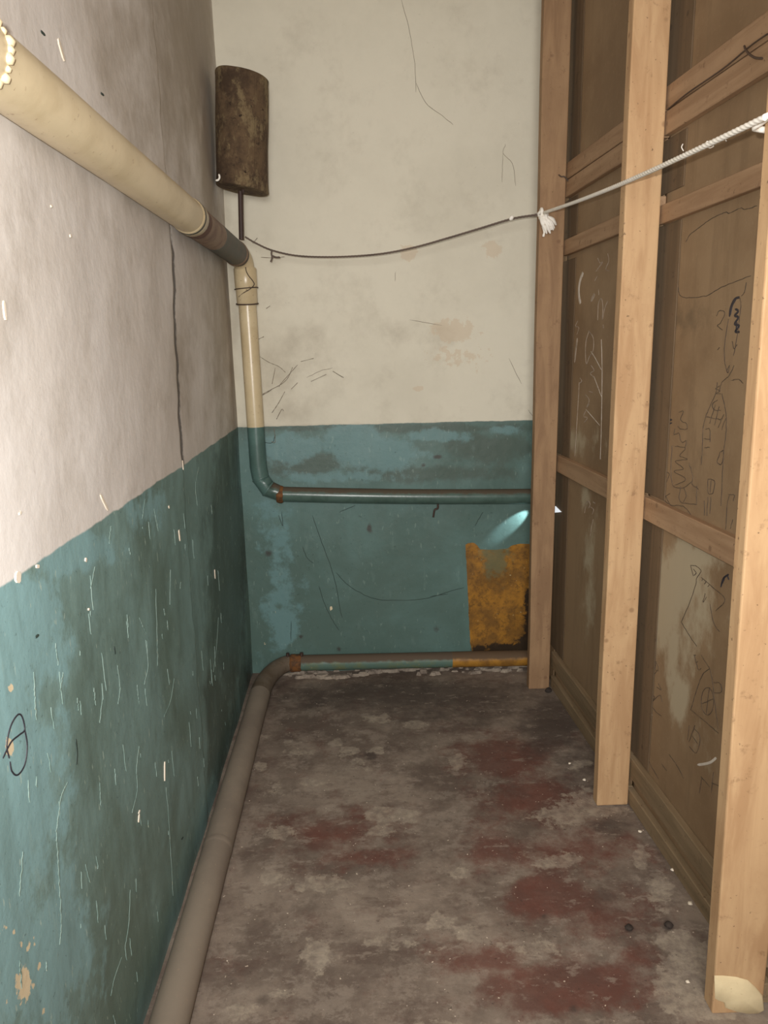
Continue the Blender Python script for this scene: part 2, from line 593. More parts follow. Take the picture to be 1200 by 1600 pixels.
_lst = blobs([(300, 60, 60, 260, .8), (250, 160, 50, 160, .6), (350, 480, 22, 200, .8), (330, 230, 14, 220, 1), (318, 60, 24, 160, 1), (290, 560, 16, 100, .7), (200, 60, 60, 100, .5), (370, 560, 12, 160, .8), (362, 900, 26, 240, .9), (345, 1130, 20, 120, .8)], hl, 1, 2)  # olive stains; the two lowest blobs paint in the dimness by the corner
_lch = blobs([(36, 1538, 12, 28), (14, 1165, 7, 14), (13, 1560, 5, 12), (2, 1450, 4, 7), (52, 1470, 3, 6), (48, 1540, 3, 6),
              (60, 1508, 3, 8), (20, 1455, 3, 6), (16, 1076, 5, 6), (76, 1458, 2, 6), (66, 1580, 2, 8), (44, 1480, 3, 6), (32, 1478, 3, 7)], hl, 1, 2)
_lwa = blobs([(20, 960, 70, 70), (10, 1080, 30, 150, .9), (120, 860, 60, 40, .8), (230, 800, 40, 40, .6), (20, 1420, 40, 200, .9), (100, 1450, 50, 120, .5), (30, 1250, 80, 220, .75), (60, 1500, 90, 150, .7), (40, 1000, 70, 90, .8)], hl, 1, 2)
_ldi = blobs([(385, 900, 8, 150, .5), (395, 1060, 10, 60, .6)], hl, 1, 2)
wall_left = grid_surface('wall_left',
                         np.r_[np.linspace(-2.0, 0.95, 12), np.arange(0.96, D+0.02, 0.0075)],
                         np.arange(-0.02, CEIL+0.001, 0.011), left_xyz, MW_LEFT,
                         dict(stain_shade=_lst, peel=zero, wash=_lwa, chip=_lch,
                              dirt=lambda P: np.maximum(groove_dirt(P), _ldi(P))), flip=True)
tag(wall_left, 'left wall, white above and peeling green oil paint below', kind='structure')

# ---- back wall


def back_xyz(X, Z):
    return X, D+0.0025*wav(X*1.4, Z*1.3, 3), Z


def ochre_mask(P):
    x, z = P[:, 0], P[:, 2]
    le = np.interp(z, [0.0, 0.073, 0.12, 0.604], [0.50, 0.498, 0.487, 0.463])
    top = np.interp(x, [0.45, 0.50, 0.515, 0.53, 0.60, 0.66, 0.68, 0.72, 0.80], [0.605, 0.61, 0.60, 0.577, 0.572, 0.577, 0.592, 0.598, 0.592])
    d = np.minimum((x-le)*30, (top-z)*40)
    d = np.minimum(d, (0.86-x)*30)
    return np.clip(0.5+d, 0, 1)*(z > 0.0)


_bst = blobs([(430, 570, 40, 60, .7), (470, 540, 60, 40, .6), (640, 520, 120, 30, .4), (460, 640, 40, 25, .6), (365, 480, 12, 120, .7), (350, 330, 14, 60, .6), (760, 700, 80, 22, .9), (480, 725, 60, 22, .9), (640, 740, 160, 14, .7), (600, 669, 240, 7, .8)], hb, 0, 2)
_bpe = blobs([(640, 396, 14, 12), (772, 390, 14, 14), (708, 517, 34, 18), (655, 607, 10, 4), (715, 560, 60, 20, .5)], hb, 0, 2)
_bwa = blobs([(450, 700, 60, 22), (550, 690, 44, 34), (600, 710, 60, 26), (680, 682, 60, 10, .8), (520, 745, 120, 10, .6), (430, 850, 30, 80, .6), (440, 960, 40, 60, .6), (800, 670, 40, 8, .5)], hb, 0, 2)
_bch = blobs([(517, 950, 2, 5), (414, 1005, 1.5, 2), (430, 957, 1, 2)], hb, 0, 2)
_bdi = blobs([(577, 826, 5, 8, .9), (685, 714, 8, 4, .9), (662, 727, 4, 3, .9), (683, 983, 5, 7, .7), (420, 865, 8, 6, .7), (530, 1015, 4, 4, .8), (470, 995, 4, 3, .8)], hb, 0, 2)
_bth = blobs([(775, 870, 22, 34)], hb, 0, 2)
_bbu = blobs([(830, 970, 12, 60), (790, 1014, 40, 10), (748, 1014, 12, 7), (822, 1010, 18, 25)], hb, 0, 2)  # dark brown patches at the lower right of the ochre
wall_back = grid_surface('wall_back', np.arange(-0.60, 1.02, 0.0075), np.arange(-0.02, CEIL+0.001, 0.0085), back_xyz, MW_BACK,
                         dict(stain_shade=_bst, peel=_bpe, wash=_bwa, chip=_bch, dirt=_bdi, ochre=ochre_mask, thin=_bth, dark_brown=_bbu), flip=False)
tag(wall_back, 'back wall, cream above and green oil paint with an ochre patch below', kind='structure')

# ---- floor


def floor_xyz(X, Y):
    return X, Y, 0.0022*wav(X*2.5, Y*2.0, 5)-0.003


_fli = blobs([(610, 1271, 40, 14, 1), (600, 1296, 28, 10, .7), (510, 1378, 36, 16, .85), (440, 1300, 26, 20, .6), (430, 1372, 34, 16, .6), (470, 1385, 12, 8, .9),
              (415, 1371, 10, 8, .9), (497, 1490, 26, 26, .85), (718, 1363, 16, 10, .8), (685, 1440, 26, 14, .7), (730, 1456, 24, 16, .6),
              (590, 1122, 30, 8, .7), (650, 1132, 24, 8, .75), (545, 1172, 22, 8, .7), (590, 1172, 16, 6, .7), (408, 1196, 12, 8, .8), (715, 1190, 18, 14, .7),
              (490, 1222, 22, 6, .8), (430, 1235, 18, 14, .5), (525, 1160, 14, 6, .7), (470, 1175, 30, 6, .5), (560, 1190, 40, 14, .4),
              (440, 1550, 22, 12, .6), (590, 1470, 40, 16, .45), (880, 1270, 50, 24, .65), (930, 1250, 60, 26, .7), (870, 1345, 50, 16, .65),
              (1000, 1340, 14, 24, .75), (1030, 1390, 24, 40, .6), (1060, 1470, 34, 18, 1), (1090, 1520, 60, 60, .9), (1060, 1560, 34, 30, .8), (1110, 1580, 60, 16, .9),
              (850, 1480, 110, 20, .45), (700, 1600, 60, 12, .5), (900, 1195, 14, 10, .6), (660, 1485, 22, 12, .5), (380, 1580, 40, 20, .4), (420, 1150, 30, 6, .4),
              (450, 1158, 8, 3, .8), (640, 1475, 60, 10, .4), (975, 1400, 16, 10, .4), (920, 1190, 12, 6, .6)], hf, 0, 1)
_fre = blobs([(790, 1180, 70, 36, .55), (850, 1250, 90, 40, .5), (830, 1330, 120, 34, .38), (900, 1330, 100, 40, .35), (520, 1300, 100, 34, .4), (860, 1400, 60, 34, .7), (830, 1390, 40, 24, .6),
              (950, 1440, 80, 50, .35), (870, 1540, 90, 40, .6), (940, 1540, 80, 40, .45), (780, 1540, 40, 30, .45), (560, 1335, 70, 16, .4), (1000, 1490, 40, 30, .4), (760, 1500, 90, 30, .35)], hf, 0, 1)
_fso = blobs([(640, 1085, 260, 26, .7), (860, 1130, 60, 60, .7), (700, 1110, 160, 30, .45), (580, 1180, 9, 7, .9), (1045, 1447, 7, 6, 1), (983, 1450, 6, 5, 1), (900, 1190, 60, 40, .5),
              (410, 1560, 12, 9, .45), (895, 1575, 6, 6, .7), (850, 1430, 4, 3, .8), (950, 1290, 40, 20, .5), (950, 1400, 30, 10, .4)], hf, 0, 1)  # small dark spots; the broad far blobs paint in the light falling off
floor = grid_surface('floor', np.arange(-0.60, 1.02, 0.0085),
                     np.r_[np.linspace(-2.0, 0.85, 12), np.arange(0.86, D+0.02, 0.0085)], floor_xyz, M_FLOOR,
                     dict(light=lambda P: 1.15*_fli(P), red=lambda P: 1.5*_fre(P), shade_spots=lambda P: 1.25*_fso(P)))
tag(floor, 'worn concrete floor with remains of dark red paint', kind='structure')

ceiling = mesh('ceiling', box(-0.62, 1.1, -2.0, D+0.05, CEIL, CEIL+0.05), M_CEIL)
tag(ceiling, 'whitewashed ceiling above the corridor', kind='structure')

# ---- marks on the left wall


def strokes_on(hitter, lines, nrm, w, jig=0.0, n=5):
    out = []
    for l in lines:
        pp = [hitter(*q) for q in l]
        pts = smooth_path(pp, n) if len(pp) > 2 else [lerp(pp[0], pp[1], t) for t in np.linspace(0, 1, 6)]
        if jig:
            pts = [p+rng.normal(0, jig, 3)*np.array([0 if abs(k) > .5 else 1 for k in nrm]) for p in pts]
        out.append(ribbon(pts, nrm, w))
    return merge(*out)


def hl2(px, py):
    """point on the real left wall surface"""
    p = hl(px, py)
    for _ in range(3):
        x = left_xyz(np.array([p[1]]), np.array([p[2]]))[0][0]
        p = hit(px, py, 0, x)
    return p


def hb2(px, py):
    p = hb(px, py)
    yv = back_xyz(np.array([p[0]]), np.array([p[2]]))[1][0]
    return hit(px, py, 1, yv)


drips = [[(105, 1222), (95, 1245), (91, 1275), (88, 1300), (90, 1340), (92, 1380), (95, 1440), (93, 1475)],
         [(217, 1165), (213, 1200), (214, 1235), (206, 1270)], [(203, 1390), (201, 1440), (195, 1480)], [(190, 1495), (178, 1530), (173, 1555)],
         [(52, 1050), (54, 1090), (56, 1125)], [(183, 1040), (187, 1075), (184, 1100)], [(272, 1060), (266, 1095), (256, 1120)], [(259, 1230), (264, 1290), (270, 1400)],
         [(341, 965), (338, 1010), (333, 1050)], [(227, 1000), (231, 1040), (225, 1070)], [(243, 920), (245, 990), (246, 1040)], [(266, 890), (265, 945)],
         [(148, 885), (141, 920)], [(173, 822), (170, 850)], [(226, 780), (222, 810)], [(310, 730), (305, 760), (308, 790)], [(86, 1005), (90, 1040)],
         [(240, 795), (247, 830)], [(146, 1075), (149, 1102)], [(214, 1070), (217, 1100)], [(282, 910), (281, 920)], [(98, 1050), (94, 1080)],
         [(176, 1585), (180, 1600)], [(35, 1330), (30, 1400)], [(160, 1090), (155, 1130)], [(120, 1090), (122, 1110)], [(30, 1500), (33, 1545)],
         [(155, 1220), (157, 1260)], [(133, 1350), (140, 1380)], [(228, 990), (217, 965)]]
dr = []
for l in drips:
    pp = [hl2(*q) for q in l]
    pts = smooth_path(pp, 9) if len(pp) > 2 else [lerp(pp[0], pp[1], t) for t in np.linspace(0, 1, 12)]
    pts = [p+np.array((0, rng.normal(0, .0012), 0)) for p in pts]
    dr.append(ribbon(pts, (1, 0, 0), [float(rng.uniform(.0010, .0042)) for _ in pts], 0.0012, 0.00025))
for k in range(75):                                   # small flecks and runs where the paint has lifted
    y, z = rng.uniform(1.0, 2.7), rng.uniform(0.06, 1.12)
    L = rng.uniform(.006, .05)*(1 if rng.random() < .75 else 1.8)
    yy = y
    pts = []
    for t in np.linspace(0, 1, 7):
        yy += rng.normal(0, .0012)
        zz = z-L*t
        pts.append(np.array((left_xyz(np.array([yy]), np.array([zz]))[0][0], yy, zz)))
    dr.append(ribbon(pts, (1, 0, 0), [float(rng.uniform(.0006, .0024)) for _ in pts], 0.0010, 0.0003))
tag(mesh('paint_drip', merge(*dr), M_DRIP, wall_left), kind='stuff')
wd = []
for l, w in (([(28, 893), (28, 903), (27, 911)], .022), ([(58, 882), (58, 888)], .014), ([(285, 720), (286, 734)], .012), ([(279, 828), (281, 845)], .012),
             ([(335, 890), (336, 904)], .012), ([(134, 872), (133, 878)], .01), ([(257, 1190), (257, 1220)], .010), ([(217, 1272), (216, 1285)], .008),
             ([(138, 950), (138, 954)], .008), ([(263, 790), (264, 794)], .008), ([(218, 1266), (216, 1272)], .006), ([(30, 800), (31, 803)], .010), ([(90, 60), (97, 85), (100, 95)], .014),
             ([(156, 772), (163, 785), (168, 797)], .01), ([(5, 470), (8, 500)], .01), ([(79, 320), (80, 324)], .008), ([(109, 366), (110, 371)], .009)):
    pp = [hl2(*q) for q in l]
    wd.append(ribbon([lerp(pp[0], pp[-1], t) for t in np.linspace(0, 1, 6)], (1, 0, 0), w, 0.002, 0.001))
tag(mesh('whitewash_drip', merge(*wd), M_WHITEDRIP, wall_left), kind='stuff')
loops = [[(14, 1185), (10, 1165), (16, 1135), (27, 1117), (34, 1120), (38, 1140), (30, 1148), (18, 1158), (10, 1172), (4, 1185)],
         [(38, 1140), (42, 1165), (38, 1195), (27, 1211), (18, 1205), (15, 1190)]]
tag(mesh('pen_loop', strokes_on(hl2, loops, (1, 0, 0), 0.0028), M_PEN, wall_left), 'black pen loops drawn on the green paint')
tag(mesh('wall_scratch', strokes_on(hl2, [[(334, 790), (335, 800), (334, 815)], [(118, 1155), (120, 1175), (119, 1195)], [(63, 48), (70, 55)], [(157, 145), (162, 149)],
                                          [(178, 1010), (180, 1022)], [(55, 996), (60, 992)], [(283, 1312), (286, 1308)]], (1, 0, 0), 0.006), M_DARKLINE, wall_left), kind='stuff')

# ---- marks on the back wall
hair = [[(627, 0), (640, 50), (648, 100), (650, 145)], [(650, 130), (665, 160), (690, 180), (708, 195)], [(790, 225), (786, 240), (800, 255), (806, 290)], [(786, 240), (784, 285)],
        [(640, 500), (690, 508)], [(618, 425), (617, 440)], [(795, 560), (815, 600)], [(825, 640), (832, 650)], [(520, 580), (535, 590)], [(480, 590), (500, 580), (520, 575)]]
tag(mesh('hairline_crack', strokes_on(hb2, hair, (0, -1, 0), 0.0022, 0.0008), M_GREYLINE, wall_back), kind='stuff')
scr = [[(488, 805), (500, 840), (515, 880), (525, 915), (532, 955), (535, 965)], [(525, 895), (545, 915), (575, 932), (605, 938), (660, 936), (700, 925), (725, 918)],
       [(472, 853), (480, 872), (490, 880)], [(498, 915), (508, 945), (520, 970), (530, 985)], [(672, 932), (700, 928)], [(455, 970), (455, 1000)], [(435, 805), (442, 822), (440, 800)],
       [(408, 690), (425, 692), (430, 680)], [(742, 822), (750, 808), (755, 800)], [(530, 800), (555, 790)]]
tag(mesh('paint_scratch', strokes_on(hb2, scr, (0, -1, 0), 0.0030, 0.0007), M_DARKLINE, wall_back), kind='stuff')
mort = []
for i in range(70):
    x = -0.40+1.22*i/70+rng.uniform(-.01, .01)
    s = rng.uniform(.006, .02)
    y = D-rng.uniform(0.0, 0.085)
    a = rng.uniform(0, 6.28)
    hgt = rng.uniform(.004, .016)
    ring = [(x+math.cos(a+k*1.05)*s*rng.uniform(.8, 1.6)*1.6, y+math.sin(a+k*1.05)*s*rng.uniform(.6, 1.2), -0.004) for k in range(6)]
    ring2 = [(x+(q[0]-x)*.6, y+(q[1]-y)*.6, hgt) for q in ring]
    mort.append((ring+ring2, [tuple(range(6, 12))]+[(k, (k+1) % 6, 6+(k+1) % 6, 6+k) for k in range(6)]))
tag(mesh('mortar_crumb', merge(*mort), M_MORTAR, wall_back), kind='stuff')

# ================================================================== PARTITION (right wall)
wall_right = empty('wall_right')
tag(wall_right, 'unpainted timber partition of posts, rails and brown fibreboard on the right', kind='structure')
PN = (-1/math.hypot(1, BS), BS/math.hypot(1, BS), 0)


def panel_sheet(y0, y1, z0, z1, attrs=None):
    ys = np.linspace(y0, y1, max(2, int((y1-y0)/0.02)))
    zs = np.linspace(z0, z1, max(2, int((z1-z0)/0.02)))
    A = dict(pale=zero, smudge=zero)
    A.update(attrs or {})
    o = grid_surface('panel', ys, zs, lambda Y, Z: (px_(Y), Y, Z), M_PANEL, A, flip=True)
    s = o.modifiers.new('solid', 'SOLIDIFY')
    s.thickness = 0.008
    s.offset = -1
    o.parent = wall_right
    return o


YF, YM, YN = 3.089, 2.212, 1.411     # front faces of the three posts
PTH = 0.044
op = lambda px, py: on_panel(px, py)
pal = blobs([(1065, 900, 30, 60, 1), (1040, 940, 26, 90, .9), (1050, 1020, 14, 80, .7), (1062, 1095, 14, 34, .95), (1085, 870, 40, 20, .7), (1070, 1000, 40, 120, .35), (1110, 1170, 26, 60, .25), (1090, 960, 44, 70, .4)], op, 1, 2)
pal2 = blobs([(915, 780, 10, 20, .6), (900, 690, 40, 20, .5), (920, 900, 14, 120, .4)], op, 1, 2)
smu = blobs([(1060, 500, 60, 24, .5), (1090, 700, 30, 80, .2)], op, 1, 2)
low_near = panel_sheet(YN-0.02, YM+PTH-0.01, 0.0, 1.0, dict(pale=pal))
mid_near = panel_sheet(YN-0.02, YM+PTH-0.01, 1.003, 1.86, dict(pale=pal2, smudge=smu))
top_near = panel_sheet(YN-0.02, YM+PTH-0.01, 1.863, CEIL)
low_far = panel_sheet(YM+PTH-0.008, YF+PTH-0.01, 0.0, 1.0, dict(pale=pal2))
mid_far = panel_sheet(YM+PTH-0.008, YF+PTH-0.01, 1.003, 1.87, dict(pale=pal2))
top_far = panel_sheet(YM+PTH-0.008, YF+PTH-0.01, 1.873, CEIL)
end_sheet = panel_sheet(YF+PTH-0.008, D-0.006, 0.0, CEIL)
back_sheet = panel_sheet(-2.0, YN-0.023, 0.0, CEIL)


def post(y, lb, rb, lt, rt, wob, mat=None):
    """front-face corners given as photo pixels at floor and at the top of the frame, in the plane of that face"""
    def line(b, t, z):
        B, T = hit(*b, 1, y), hit(*t, 1, y)
        k = (z-B[2])/(T[2]-B[2])
        return B[0]+(T[0]-B[0])*k
    zs = np.linspace(-0.002, CEIL, 24)
    V, F = [], []
    for z in zs:
        l, r = line(lb, lt, z), line(rb, rt, z)
        j = 0.0012*math.sin(z*7+wob)
        V += [(l+j, y, z), (r, y, z), (r, y+PTH, z), (l+j*0.6, y+PTH, z)]
    n = len(zs)
    for i in range(n-1):
        for k in range(4):
            k2 = (k+1) % 4
            F.append((i*4+k, i*4+k2, i*4+4+k2, i*4+4+k))
    F += [(3, 2, 1, 0), tuple((n-1)*4+k for k in range(4))]
    o = mesh('post', (V, F), mat or M_POST, wall_right)
    bevel(o, 0.004, 2)
    return o


p_far = post(YF, (826, 1077), (858, 1077), (850, 0), (894, 0), 0, M_POSTFAR)
tag(p_far, 'bare timber post nearest the back wall, with the rope knot on it')
p_mid = post(YM, (932, 1260), (981, 1258), (991, 0), (1050, 0), 2)
tag(p_mid, 'bare timber post in the middle of the partition')


def near_post():
    zs = np.linspace(-0.002, CEIL, 24)
    V, F = [], []
    for z in zs:
        l = np.interp(z, [0, 1.1, 1.9, 3], [0.763, 0.747, 0.739, 0.733])
        r = np.interp(z, [0, 3], [0.879, 0.884])
        V += [(l, YN, z), (r, YN, z), (r, YN+PTH, z), (l, YN+PTH, z)]
    n = len(zs)
    for i in range(n-1):
        for k in range(4):
            k2 = (k+1) % 4
            F.append((i*4+k, i*4+k2, i*4+4+k2, i*4+4+k))
    F += [(3, 2, 1, 0), tuple((n-1)*4+k for k in range(4))]
    o = mesh('post', (V, F), M_POST, wall_right)
    bevel(o, 0.004, 2)
    return o


p_near = near_post()
tag(p_near, 'bare timber post nearest the camera with plaster smeared on its foot')
# plaster on the foot of the near post
out = [(1116, 1524), (1130, 1524), (1150, 1526), (1168, 1531), (1180, 1542), (1191, 1555), (1194, 1578), (1186, 1586), (1168, 1584), (1150, 1580), (1133, 1574), (1130, 1564), (1117, 1560)]
oc = [hit(*q, 1, YN) for q in out]
oc = [(q[0], q[2]) for q in oc]
cx_, cz_ = np.mean([q[0] for q in oc]), np.mean([q[1] for q in oc])
V = [(x, YN-0.0005, max(z, 0.0)) for x, z in oc]+[(cx_+(x-cx_)*.9, YN-0.0065, max(cz_+(z-cz_)*.9, 0.002)) for x, z in oc]+[(cx_, YN-0.009, cz_)]
n_ = len(oc)
F = [(k, (k+1) % n_, n_+(k+1) % n_, n_+k) for k in range(n_)]+[(n_+k, n_+(k+1) % n_, 2*n_) for k in range(n_)]
tag(mesh('plaster_smear', (V, F), M_PLASTER, p_near, True), 'pale plaster smeared over the foot of the post')


def board(name, y0, y1, z0, z1, th, mat, dz=0.0, sag=0.0, bv=0.002):
    """horizontal board nailed on the sheet between two posts"""
    ys = np.linspace(y0, y1, 8)
    V, F = [], []
    for i, y in enumerate(ys):
        k = (y-y0)/(y1-y0)
        d = dz*k+sag*math.sin(k*math.pi)
        V += [(px_(y)-th, y, z0+d), (px_(y), y, z0+d), (px_(y), y, z1+d), (px_(y)-th, y, z1+d)]
    for i in range(7):
        for k in range(4):
            k2 = (k+1) % 4
            F.append((i*4+k, i*4+4+k, i*4+4+k2, i*4+k2))
    F += [(0, 1, 2, 3), (31, 30, 29, 28)]
    o = mesh(name, (V, F), mat, wall_right)
    bevel(o, bv, 1)
    return o


for (a, b) in ((YN+PTH/2, YM+PTH/2-0.0005), (YM+PTH/2+0.0005, YF+PTH/2)):
    far = a > 2
    board('rail', a, b, 0.970, 1.040, 0.0215, M_RAIL, 0.004 if far else 0)                         # middle rail
    board('rail', a, b, 1.826 if not far else 1.842, 1.876 if not far else 1.900, 0.020, M_RAIL, -0.003)
    board('rail', a, b, 2.052, 2.112, 0.0215, M_RAIL, 0.002, 0.001)                                # pair of boards with a joint
    board('rail', a, b, 2.1185, 2.178, 0.019, M_RAIL, 0.002, -0.001)
    board('skirting_board', a, b, 0.095, 0.165, 0.0215, M_SKIRT, 0.002)
    board('skirting_board', a, b, -0.001, 0.052, 0.0215, M_SKIRT, 0.0)
# thin dark strips on the sheets, painting in the soft shade beside the posts
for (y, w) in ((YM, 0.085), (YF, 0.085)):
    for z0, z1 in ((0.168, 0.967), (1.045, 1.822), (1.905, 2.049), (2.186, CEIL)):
        board('shade_strip', y-w, y+0.10, z0, z1, 0.003, M_STRIP)

# scribbles on the sheets (pencil, pen and chalk), each a flat stroke lying on its sheet


def Z(x0, y0, s):
    return lambda l: [(x0+a/s, y0+b/s) for a, b in l]


g1, g2, g3, g4, g5 = Z(980, 380, 3.405), Z(980, 820, 3.72), Z(860, 350, 4.325), Z(830, 690, 9.23), Z(800, 0, 3.0)


def scribble(name, sheet, lines, w, mat, label, jig=0.0):
    o = mesh(name, strokes_on(op, lines, PN, w, jig), mat, sheet)
    tag(o, label)
    return o


pen_mid = [[(270, 150), (272, 230), (285, 280), (340, 290), (420, 278), (500, 235), (600, 195), (660, 172)],
           [(540, 400), (527, 480), (518, 560), (520, 640)], [(600, 290), (606, 330), (598, 400), (590, 470), (575, 560), (565, 600)], [(635, 210), (625, 260), (610, 280)],
           [(560, 520), (570, 560), (585, 540)], [(520, 640), (535, 690), (545, 650), (530, 680)], [(570, 650), (545, 700), (505, 740), (490, 790)], [(555, 730), (590, 723), (618, 745)],
           [(480, 740), (472, 800), (440, 870), (420, 920), (405, 985), (400, 1100), (395, 1180)], [(505, 800), (520, 870), (528, 930), (525, 1030), (515, 1100), (508, 1220), (500, 1400)],
           [(470, 860), (440, 960)], [(490, 870), (465, 970)], [(515, 910), (485, 980)], [(525, 930), (505, 990)], [(420, 925), (450, 930), (480, 935), (510, 935)],
           [(482, 835), (455, 855), (462, 885), (500, 890)], [(490, 760), (470, 775), (495, 785), (475, 800), (500, 800)],
           [(415, 990), (440, 990), (442, 1060)], [(405, 1040), (445, 1045)], [(410, 1090), (440, 1085)], [(495, 1110), (515, 1105), (505, 1170), (480, 1165), (495, 1110)],
           [(430, 1255), (466, 1268), (456, 1330), (430, 1325), (431, 1255)], [(448, 1262), (442, 1325)], [(430, 1350), (425, 1450)], [(447, 1350), (440, 1440)], [(412, 1370), (412, 1450)],
           [(540, 1337), (572, 1340)], [(545, 1340), (532, 1400), (525, 1520)], [(562, 1470), (550, 1520)], [(572, 1340), (565, 1370)],
           [(275, 900), (300, 895), (285, 940), (315, 960), (320, 985), (290, 990), (270, 975)], [(255, 985), (250, 1020), (275, 1010), (290, 1060), (315, 1050), (310, 1090)],
           [(255, 1080), (310, 1090), (280, 1130), (320, 1150), (255, 1160), (300, 1200), (250, 1215), (312, 1255), (250, 1290)], [(240, 1075), (233, 1200), (245, 1290), (300, 1300), (345, 1270)],
           [(205, 1215), (225, 1230), (210, 1270)], [(150, 1315), (200, 1370), (240, 1395), (300, 1400), (352, 1460)], [(285, 1290), (280, 1370), (330, 1385), (372, 1390)],
           [(372, 1290), (368, 1390)], [(330, 1170), (350, 1240), (345, 1280), (380, 1310)], [(185, 1360), (230, 1330)], [(190, 1300), (205, 1345), (235, 1400)], [(300, 1300), (315, 1340), (300, 1380)],
           [(475, 390), (490, 360), (520, 370), (500, 420), (480, 440), (510, 460)], [(480, 570), (492, 555)]]
scribble('pencil_drawing', mid_near, [g1(l) for l in pen_mid], 0.0019, M_PENCIL, 'pencil drawing of a striped figure and lettering strokes', 0.0006)
scribble('pen_drawing', mid_near, [g1(l) for l in ([(545, 392), (550, 345), (572, 298), (600, 287)], [(548, 385), (560, 330), (580, 295)], [(575, 350), (592, 362), (572, 385), (592, 395), (572, 430), (597, 440), (575, 470), (600, 472)],
                                                   [(585, 420), (580, 475)], [(165, 978), (240, 955)], [(175, 970), (235, 935)], [(170, 985), (225, 965)], [(205, 940), (240, 940)])],
         0.0065, M_PEN, 'dark pen strokes and smudge')
scribble('pencil_arc', mid_near, [g5(l) for l in ([(815, 1135), (835, 1100), (870, 1072), (920, 1035), (960, 1012), (1000, 995), (1022, 998), (1070, 975), (1095, 980), (1150, 965)],)],
         0.0020, M_PENCIL, 'long wavy pencil line', 0.0006)
circ = [(468+36*math.cos(t), 1025+80*math.sin(t)) for t in np.linspace(0, 2*math.pi, 15)]
pen_low = [[(370, 235), (400, 240), (430, 268), (405, 310), (400, 345), (365, 450), (315, 565)], [(370, 235), (385, 300)], [(385, 255), (402, 280), (388, 295)], [(430, 305), (500, 365), (570, 435), (515, 500)],
           [(440, 310), (435, 325)], [(460, 330), (450, 345)], [(480, 345), (470, 360)], [(315, 565), (360, 640), (405, 705)], [(482, 460), (500, 560), (520, 600), (540, 622)], [(455, 400), (442, 450), (462, 420)],
           [(390, 755), (402, 800), (415, 842), (430, 835)], [(388, 757), (402, 757)], [(400, 800), (412, 795)], [(430, 757), (480, 835)], [(480, 835), (440, 870), (405, 960), (370, 1075)],
           [(480, 835), (495, 900), (512, 1050), (530, 1185)], [(370, 1075), (450, 1140), (532, 1212)], circ, [(436, 1040), (505, 1008)], [(478, 948), (460, 1105)],
           [(500, 918), (540, 922), (548, 972), (502, 978)], [(395, 1165), (360, 1262)], [(388, 1180), (425, 1235), (403, 1325), (362, 1288)], [(375, 1222), (412, 1275)], [(362, 1165), (352, 1250)],
           [(155, 780), (182, 830), (158, 872)], [(170, 790), (165, 840), (185, 850)], [(180, 920), (198, 960), (172, 942)], [(130, 985), (160, 1000), (145, 1030), (190, 990), (205, 1030)], [(140, 1050), (170, 1090), (200, 1112)],
           [(245, 1335), (290, 1400), (330, 1475)], [(430, 1465), (480, 1522)], [(502, 1440), (490, 1560)], [(435, 1470), (420, 1560)], [(120, 1360), (150, 1420), (185, 1480)], [(490, 1500), (540, 1520)], [(200, 1390), (230, 1430)]]
scribble('pencil_drawing', low_near, [g2(l) for l in pen_low], 0.0019, M_PENCIL, 'pencil drawing of angular figures and a crossed circle', 0.0005)
scribble('pen_drawing', low_near, [g2(l) for l in ([(545, 362), (560, 312), (592, 287)], [(550, 345), (570, 300)], [(585, 300), (592, 320)])], 0.006, M_PEN, 'short thick pen hook')
scribble('chalk_stroke', low_near, [g2(l) for l in ([(410, 1395), (450, 1390), (485, 1380), (520, 1352)],)], 0.008, M_CHALK, 'curved chalk stroke')
scribble('chalk_outline', low_near, [g2(l) for l in ([(80, 1330), (82, 1240), (86, 1160), (97, 1080), (115, 1070), (150, 1110)],)], 0.004, M_FAINT, 'faint chalk outline')
chalk = [[(320, 230), (335, 262), (352, 258), (330, 290), (308, 322)], [(300, 385), (318, 350)], [(388, 200), (395, 250), (375, 305), (402, 318)], [(325, 440), (328, 480)],
         [(320, 650), (325, 540), (345, 505), (355, 560), (352, 645), (368, 570), (388, 520)], [(185, 655), (170, 690), (192, 700), (180, 745)], [(357, 680), (360, 705)],
         [(260, 725), (240, 800), (238, 900), (245, 945), (262, 900), (290, 850), (290, 770), (260, 725)], [(258, 722), (280, 750)], [(195, 1070), (188, 1200), (182, 1300), (165, 1570)],
         [(275, 955), (295, 990), (270, 1010), (300, 1040)], [(235, 1150), (262, 1190), (245, 1240), (265, 1215)], [(240, 1260), (225, 1300), (250, 1310), (230, 1340)], [(260, 1130), (290, 1140)],
         [(200, 1040), (212, 1062), (196, 1078)]]
scribble('chalk_scribble', mid_far, [g3(l) for l in chalk], 0.0042, M_FAINT, 'faint chalk scribbles')
scribble('chalk_line', mid_far, [g3(l) for l in ([(345, 780), (350, 1000), (345, 1360), (338, 1590)], [(275, 862), (300, 900), (345, 985)], [(295, 1030), (345, 1165)], [(240, 1252), (335, 1362)], [(182, 1300), (165, 1570)])],
         0.0030, M_CHALK, 'straight chalk lines')
scribble('chalk_stroke', mid_far, [g3(l) for l in ([(222, 325), (203, 375), (193, 430), (194, 490), (204, 540)],)], 0.020, M_CHALK, 'thick chalk bracket stroke')
scribble('chalk_smear', mid_far, [g3(l) for l in ([(182, 770), (172, 850), (163, 935)], [(300, 470), (275, 520)])], 0.018, M_FAINT, 'faint rubbed chalk smear')
scribble('chalk_scribble', low_far, [g4(l) for l in ([(780, 890), (820, 858), (850, 900), (830, 960)], [(890, 870), (930, 895)], [(895, 1120), (870, 1240), (850, 1360)], [(790, 920), (770, 1030)], [(850, 940), (900, 980), (880, 1050)])], 0.004, M_FAINT, 'faint chalk scribble')

